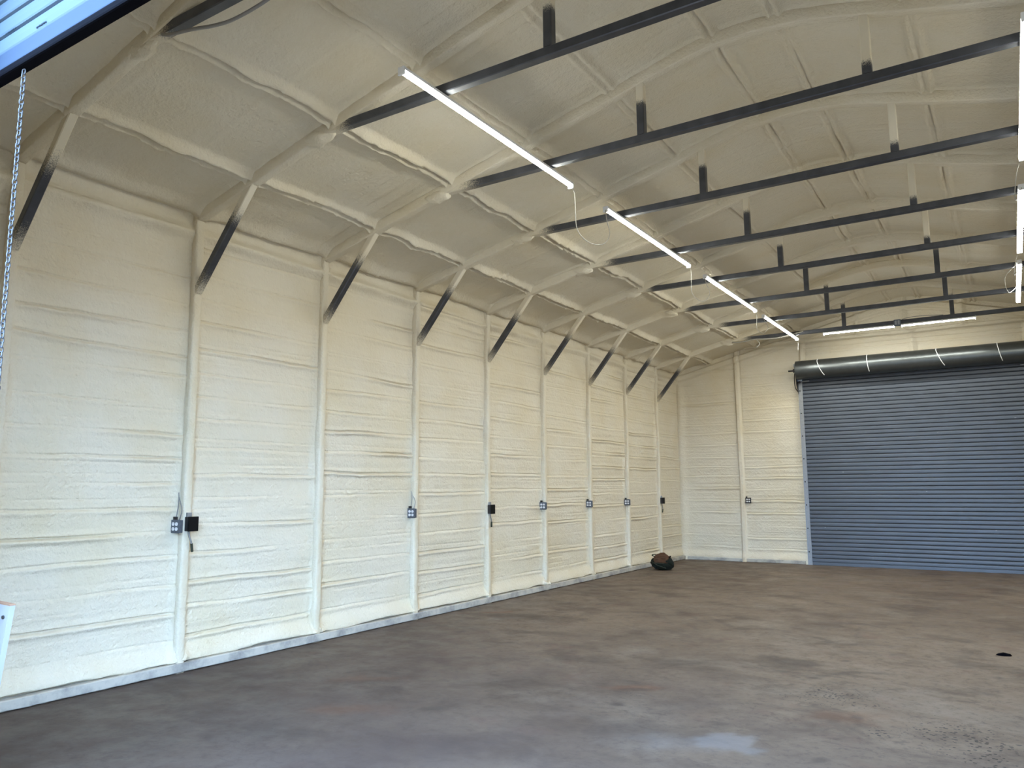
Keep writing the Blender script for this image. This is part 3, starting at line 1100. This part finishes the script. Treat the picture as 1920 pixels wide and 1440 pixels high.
ZL = CH - 0.0335 - 0.039
LXL, LXR = 2.77, 6.277
leftrow = [(3.675, 6.053, 'nearest the camera in the left row'), (6.778, 9.167, 'second from the camera in the left row'),
           (9.773, 12.173, 'third from the camera in the left row'), (12.651, 15.019, 'farthest from the camera in the left row')]
rightrow = [(5.257, 7.655, 'nearest the camera at the right edge'), (8.428, 10.81, 'second from the camera at the right edge'), (11.339, 13.80, 'farthest of those at the right edge')]
GRP = 'LED tube lights under the truss chords'
LT = []
for y0, y1, w in leftrow:
    st = [y for y in FY if y0 + 0.05 < y < y1 - 0.05]
    LT.append(led('tube_light', 'long glowing LED tube light, ' + w, (LXL, (y0 + y1) / 2, ZL), y1 - y0, 0, GRP, st))
RT = []
for y0, y1, w in rightrow:
    st = [y for y in FY if y0 + 0.05 < y < y1 - 0.05]
    RT.append(led('tube_light', 'long glowing LED tube light, ' + w, (LXR, (y0 + y1) / 2, ZL), y1 - y0, 0, GRP, st))
ya = FY[8]
led('tube_light', 'shorter LED tube left of the junction box on the rearmost chord', (3.878, ya, ZL), 1.19, math.pi / 2, GRP)
led('tube_light', 'shorter LED tube right of the junction box on the rearmost chord', (5.13, ya, ZL), 1.125, math.pi / 2, GRP)


def cord_part(parent, pts, mat=M_CORD, r=0.0038, name='cord'):
    V, Fq = tube(smooth_path(pts, 30), r, 5)
    obj(name, V, Fq, mat, parent, True)


for i in range(3):
    a, b_ = leftrow[i][1], leftrow[i + 1][0]
    d = 0.46 - 0.07 * i
    cord_part(LT[i], [(LXL, a, ZL), (LXL + 0.01, a + 0.05, ZL - 0.06), (LXL - 0.01, a + 0.10, ZL - d * 0.45), (LXL - 0.03, a + 0.17, ZL - d * 0.80), (LXL + 0.02, a + 0.30, ZL - d), (LXL + 0.09, b_ - 0.26, ZL - d * 0.97), (LXL + 0.10, b_ - 0.13, ZL - d * 0.68), (LXL + 0.03, b_ - 0.04, ZL - d * 0.28), (LXL, b_, ZL)])
a = leftrow[3][1]
cord_part(LT[3], [(LXL, a, ZL), (LXL + 0.01, a + 0.03, ZL - 0.06), (LXL, a + 0.03, ZL - 0.20)], M_CORD)
for i in range(2):
    a, b_ = rightrow[i][1], rightrow[i + 1][0]
    cord_part(RT[i], [(LXR - 0.01, a, ZL), (LXR - 0.05, a + 0.12, ZL - 0.1), (LXR - 0.07, (a + b_) / 2, ZL - 0.22), (LXR - 0.03, b_ - 0.08, ZL - 0.12), (LXR, b_, ZL)])
a = rightrow[2][0]
cord_part(RT[2], [(LXR - 0.02, a + 0.2, ZL + 0.03), (LXR - 0.16, a + 0.4, ZL - 0.08), (LXR - 0.13, a + 0.8, ZL - 0.2), (LXR - 0.02, a + 1.2, ZL - 0.04)])

# junction box between the two short tubes
J = thing('junction_box', 'grey junction box between the two short tubes on the rear chord', 'junction box', (4.52, ya - 0.062, CH - 0.02))
V, Fq = bbox((0, 0, 0), (0.055, 0.026, 0.055), 0.004)
obj('box', V, Fq, M_BOXM, J, False, None, True)
for sx in (-0.022, 0.022):
    V, Fq = bbox((sx, -0.027, 0), (0.015, 0.004, 0.036), 0.004)
    obj('receptacle', V, Fq, M_GALV, J, False, None, True)
V, Fq = tube(smooth_path([(0.05, 0, 0.04), (0.16, 0.0, 0.07), (0.4, 0.03, 0.08), (0.7, 0.05, 0.06)], 16), 0.006, 5)
obj('cable', V, Fq, M_GREYCORD, J, True, None, True)

# loose cables at the left end of the rear chords
V, Fq = tube(smooth_path([(1.62, 14.73, 4.29), (1.80, 14.72, 4.275), (2.05, 14.72, 4.30), (2.25, 14.72, 4.285), (2.47, 14.72, 4.28), (2.75, 14.73, 4.32), (2.95, 14.745, 4.36)], 40), 0.012, 6)
tag(obj('cable', V, Fq, M_CORD, None, True), 'white cable drooping along the left end of the rearmost chord', 'cable')
V, Fq = tube(smooth_path([(2.10, 14.72, 4.285), (2.15, 14.70, 4.20), (2.09, 14.69, 4.13)], 12), 0.008, 5)
tag(obj('cable', V, Fq, M_CORD, None, True), 'short loose cable end hanging beneath the rearmost chord', 'cable')
V, Fq = tube(smooth_path([(3.3, 2.56, 4.30), (3.0, 2.555, 4.20), (2.79, 2.55, 4.14), (2.523, 2.55, 4.126), (2.333, 2.55, 4.151), (2.131, 2.55, 4.199), (1.91, 2.555, 4.245), (1.80, 2.57, 4.29)], 44), 0.011, 6)
tag(obj('cable', V, Fq, M_GREYCORD, None, True), 'dark sagging cable under the frame nearest the hanging chain', 'cable')


# ------------------------------------------------------------------ electrical boxes
def outlet(label, x, y, z, whips=True, big=1.0, mat=M_BOXM):
    """four-way receptacle box whose plate faces the front of the building (-y)"""
    E = thing('outlet_box', label, 'outlet', (x, y, z), 'four-way outlets on the foam walls')
    h = 0.053
    V, Fq = bbox((0, 0.018, 0), (h, 0.016, h), 0.004)
    obj('box', V, Fq, mat, E, False, None, True)
    V, Fq = bbox((0, -0.001, 0), (h + 0.003, 0.004, h + 0.003), 0.003)
    pl = obj('cover_plate', V, Fq, mat, E, False, None, True)
    for sx in (-0.0225, 0.0225):
        for sz in (-0.0205, 0.0205):
            t = np.linspace(0, 2 * math.pi, 17)[:-1]
            ring = [(0.0165 * math.cos(a), max(-0.0138, min(0.0138, 0.0165 * math.sin(a)))) for a in t]
            V = [(sx + a, -0.006, sz + b_) for a, b_ in ring] + [(sx + a, -0.009, sz + b_) for a, b_ in ring]
            n = len(ring)
            Fq = [tuple(range(n)), tuple(range(2 * n - 1, n - 1, -1))] + [(q, (q + 1) % n, n + (q + 1) % n, n + q) for q in range(n)]
            rc = obj('receptacle', V, Fq, M_WHITEP, pl, False, None, True)
            vf = [box_vf((sx - 0.006, -0.0092, sz + 0.002), (0.0012, 0.0006, 0.0045)), box_vf((sx + 0.006, -0.0092, sz + 0.002), (0.0012, 0.0006, 0.0036)), box_vf((sx, -0.0092, sz - 0.007), (0.002, 0.0006, 0.002))]
            obj('slot', *join(*vf), M_BLACK, rc, False, None, True)
    V, Fq = bbox((-0.075, 0.03, -h + 0.004), (0.03, 0.02, 0.005), 0.002)
    obj('mounting_tab', V, Fq, M_DARKM, E, False, None, True)
    V, Fq = bbox((-0.035, 0.02, h + 0.014), (0.014, 0.014, 0.014), 0.003)
    obj('connector', V, Fq, M_DARKM, E, False, None, True)
    if whips:
        for px, q, hh in ((-0.03, -0.045, 0.24), (0.02, -0.02, 0.16)):
            V, Fq = tube(smooth_path([(px, 0.02, h), (px + 0.012, 0.03, h + hh * 0.5), (q, 0.045, h + hh), (q - 0.05, 0.045, h + hh + 0.10)], 14), 0.0045, 5)
            obj('cable', V, Fq, M_GREYCORD, E, True, None, True)
    return E


def blackbox(label, x, y, z):
    E = thing('switch_box', label, 'switch box', (x, y, z), 'black boxes on the wall posts')
    V, Fq = bbox((0.022, 0, 0), (0.024, 0.046, 0.060), 0.004)
    obj('box', V, Fq, M_DARKM, E, False, None, True)
    V, Fq = bbox((0.052, 0, 0), (0.007, 0.048, 0.062), 0.003)
    obj('cover', V, Fq, M_BLACK, E, False, None, True)
    V, Fq = bbox((0.014, -0.018, 0.076), (0.010, 0.022, 0.02), 0.003)
    obj('connector', V, Fq, M_GALV, E, False, None, True)
    V, Fq = tube(smooth_path([(0.02, -0.02, -0.055), (0.026, -0.015, -0.10), (0.024, 0.01, -0.16), (0.010, 0.03, -0.225)], 14), 0.008, 6)
    obj('cable', V, Fq, M_GREYCORD, E, True, None, True)
    V, Fq = tube([(0.0235, 0.012, -0.165), (0.008, 0.033, -0.235)], 0.011, 6)
    obj('cable_clamp', V, Fq, M_STRAP, E, False, None, True)
    return E


outlet('grey four-way outlet beside the large black box, nearest the camera', 0.005, FY[1] - 0.095, 1.207)
blackbox('black switch box on the post nearest the camera, next to an outlet', 0.03, FY[1] + 0.02, 1.225)
outlet('grey four-way outlet with tilted wires, second along the side wall', 0.01, FY[3] - 0.078, 1.228)
blackbox('black box alone on the fourth wall post, cable hanging below', 0.03, FY[4], 1.233)
outlet('small four-way outlet on the fifth wall post, right of the black box', 0.01, FY[5] - 0.078, 1.245, False)
outlet('small four-way outlet on the sixth wall post, middle of three', 0.01, FY[6] - 0.078, 1.245, False)
outlet('small four-way outlet on the seventh wall post, last before the far black box', 0.01, FY[7] - 0.078, 1.245, False)
blackbox('black box on the wall post farthest back, above the bag', 0.03, FY[8], 1.25)
outlet('four-way outlet on the rear wall left of the rolling door', 1.405, L - 0.042, 1.235, False, 1.0, M_DARKM)

# ------------------------------------------------------------------ bag on the floor
BX, BY = 0.42, 13.79
Bg = thing('canvas_bag', 'crumpled dark green bag with brown top on the floor by the wall', 'bag', (BX, BY, 0))
bm = bmesh.new()
bmesh.ops.create_icosphere(bm, subdivisions=5, radius=1)
Vs = np.array([v.co[:] for v in bm.verts])
Fs = [tuple(v.index for v in f.verts) for f in bm.faces]
bm.free()
n1 = vn(Vs[:, 0] * 1.7 + 9, Vs[:, 2] * 1.9 + Vs[:, 1] * 1.3 + 5, 2)
n2 = vn(Vs[:, 0] * 5 + 2, Vs[:, 2] * 6 + Vs[:, 1] * 4 + 3, 4)
n3 = np.abs(vn(Vs[:, 0] * 9 + 2, Vs[:, 2] * 7 + Vs[:, 1] * 8 + 3, 9))
rad = 1 + 0.12 * n1 + 0.07 * n2 - 0.06 * n3
P = Vs * rad[:, None] * np.array((0.205, 0.17, 0.165))
P[:, 2] += 0.135
tp = np.clip(P[:, 2] / 0.28, 0, 1)
P[:, 0] *= 1.08 - 0.30 * tp ** 2
P[:, 1] *= 1.05 - 0.25 * tp ** 2
P[:, 2] = np.where(P[:, 2] < 0.015, 0.003 + 0.012 * np.clip((P[:, 2] + 0.06) / 0.075, 0, 1), P[:, 2])
obj('body', P, Fs, M_BAG, Bg, True, None, True)
# brown flap lies over the crown, toward the camera side
sel = (P[:, 2] > 0.180 + 0.03 * n2 - 0.05 * (-Vs[:, 1]) + 0.02 * n1) & (P[:, 0] > -0.12) & (P[:, 0] < 0.15)
Fk = [f for f in Fs if all(sel[list(f)])]
used = sorted({i for f in Fk for i in f})
mp_ = {v: i for i, v in enumerate(used)}
Q = P[used]
cen = np.array((0, 0, 0.12))
outv = (Q - cen) / np.linalg.norm(Q - cen, axis=1)[:, None]
fl_ = obj('flap', Q + outv * 0.010, [tuple(mp_[i] for i in f) for f in Fk], M_BAGTOP, Bg, True, None, True)
sm = fl_.modifiers.new('thickness', 'SOLIDIFY')
sm.thickness = 0.012
for pts, r_, nm in (([(-0.17, -0.10, 0.15), (-0.05, -0.185, 0.11), (0.06, -0.19, 0.075), (0.13, -0.16, 0.05)], 0.007, 'strap'),
                    ([(-0.19, -0.04, 0.10), (-0.09, -0.17, 0.14), (0.02, -0.185, 0.13), (0.10, -0.15, 0.14)], 0.006, 'strap'),
                    ([(-0.10, 0.02, 0.26), (-0.15, 0.0, 0.275), (-0.20, 0.0, 0.262), (-0.17, 0.02, 0.24), (-0.12, 0.03, 0.24)], 0.010, 'handle'),
                    ([(0.13, 0.0, 0.20), (0.155, -0.01, 0.235), (0.165, -0.01, 0.262)], 0.013, 'toggle')):
    V, Fq = tube(smooth_path(pts, 18), r_, 6)
    obj(nm, V, Fq, M_BLACK if nm == 'toggle' else M_STRAP, Bg, True, None, True)

# ------------------------------------------------------------------ small things
# dark scrap on the floor
V = np.array([(0, 0, 0), (0.05, -0.02, 0), (0.11, -0.005, 0), (0.125, 0.03, 0), (0.06, 0.045, 0), (0.01, 0.035, 0)], float)
top = V * 0.82 + np.array((0.01, 0.004, 0))
top[:, 2] = [0.012, 0.02, 0.010, 0.016, 0.022, 0.012]
Vv = np.concatenate([V, top]) + np.array((5.74, 8.35, 0.001))
Fq = [(5, 4, 3, 2, 1, 0), (6, 7, 8, 9, 10, 11)] + [(i, (i + 1) % 6, 6 + (i + 1) % 6, 6 + i) for i in range(6)]
tag(obj('rubber_scrap', Vv, Fq, M_RUBBER), 'small black scrap lying on the bare floor before the rolling door', 'scrap')

# white board leaning by the front opening, bare wood on its top edge
Wb = thing('leaning_board', 'white painted board with bare wood top edge, leaning at the left edge', 'board', (2.30, 1.65, 0))
lean = 0.0
p = [(-0.30, 0.0), (-0.095, 0.0), (0.143, 1.033), (-0.10, 1.04)]          # (x,z) outline, skewed
V = [(a, 0.0, b_) for a, b_ in p] + [(a, 0.022, b_) for a, b_ in p]
Fq = [(0, 1, 2, 3), (7, 6, 5, 4), (0, 4, 5, 1), (1, 5, 6, 2), (2, 6, 7, 3), (3, 7, 4, 0)]
obj('panel', V, Fq, M_WPAINT, Wb, False, None, True)
V = [(-0.10, -0.001, 1.0405), (0.144, -0.001, 1.0335), (0.143, 0.023, 1.0335), (-0.10, 0.023, 1.0405)]
V = V + [(a, b_, c + 0.006) for a, b_, c in V]
Fq = [(3, 2, 1, 0), (4, 5, 6, 7), (0, 1, 5, 4), (1, 2, 6, 5), (2, 3, 7, 6), (3, 0, 4, 7)]
obj('top_edge', V, Fq, M_WOOD, Wb, False, None, True)
V, Fq = tube([(0.10, 0.0, 0.985), (0.10, -0.006, 0.985)], 0.008, 8)
obj('bolt', V, Fq, M_DARKM, Wb, False, None, True)
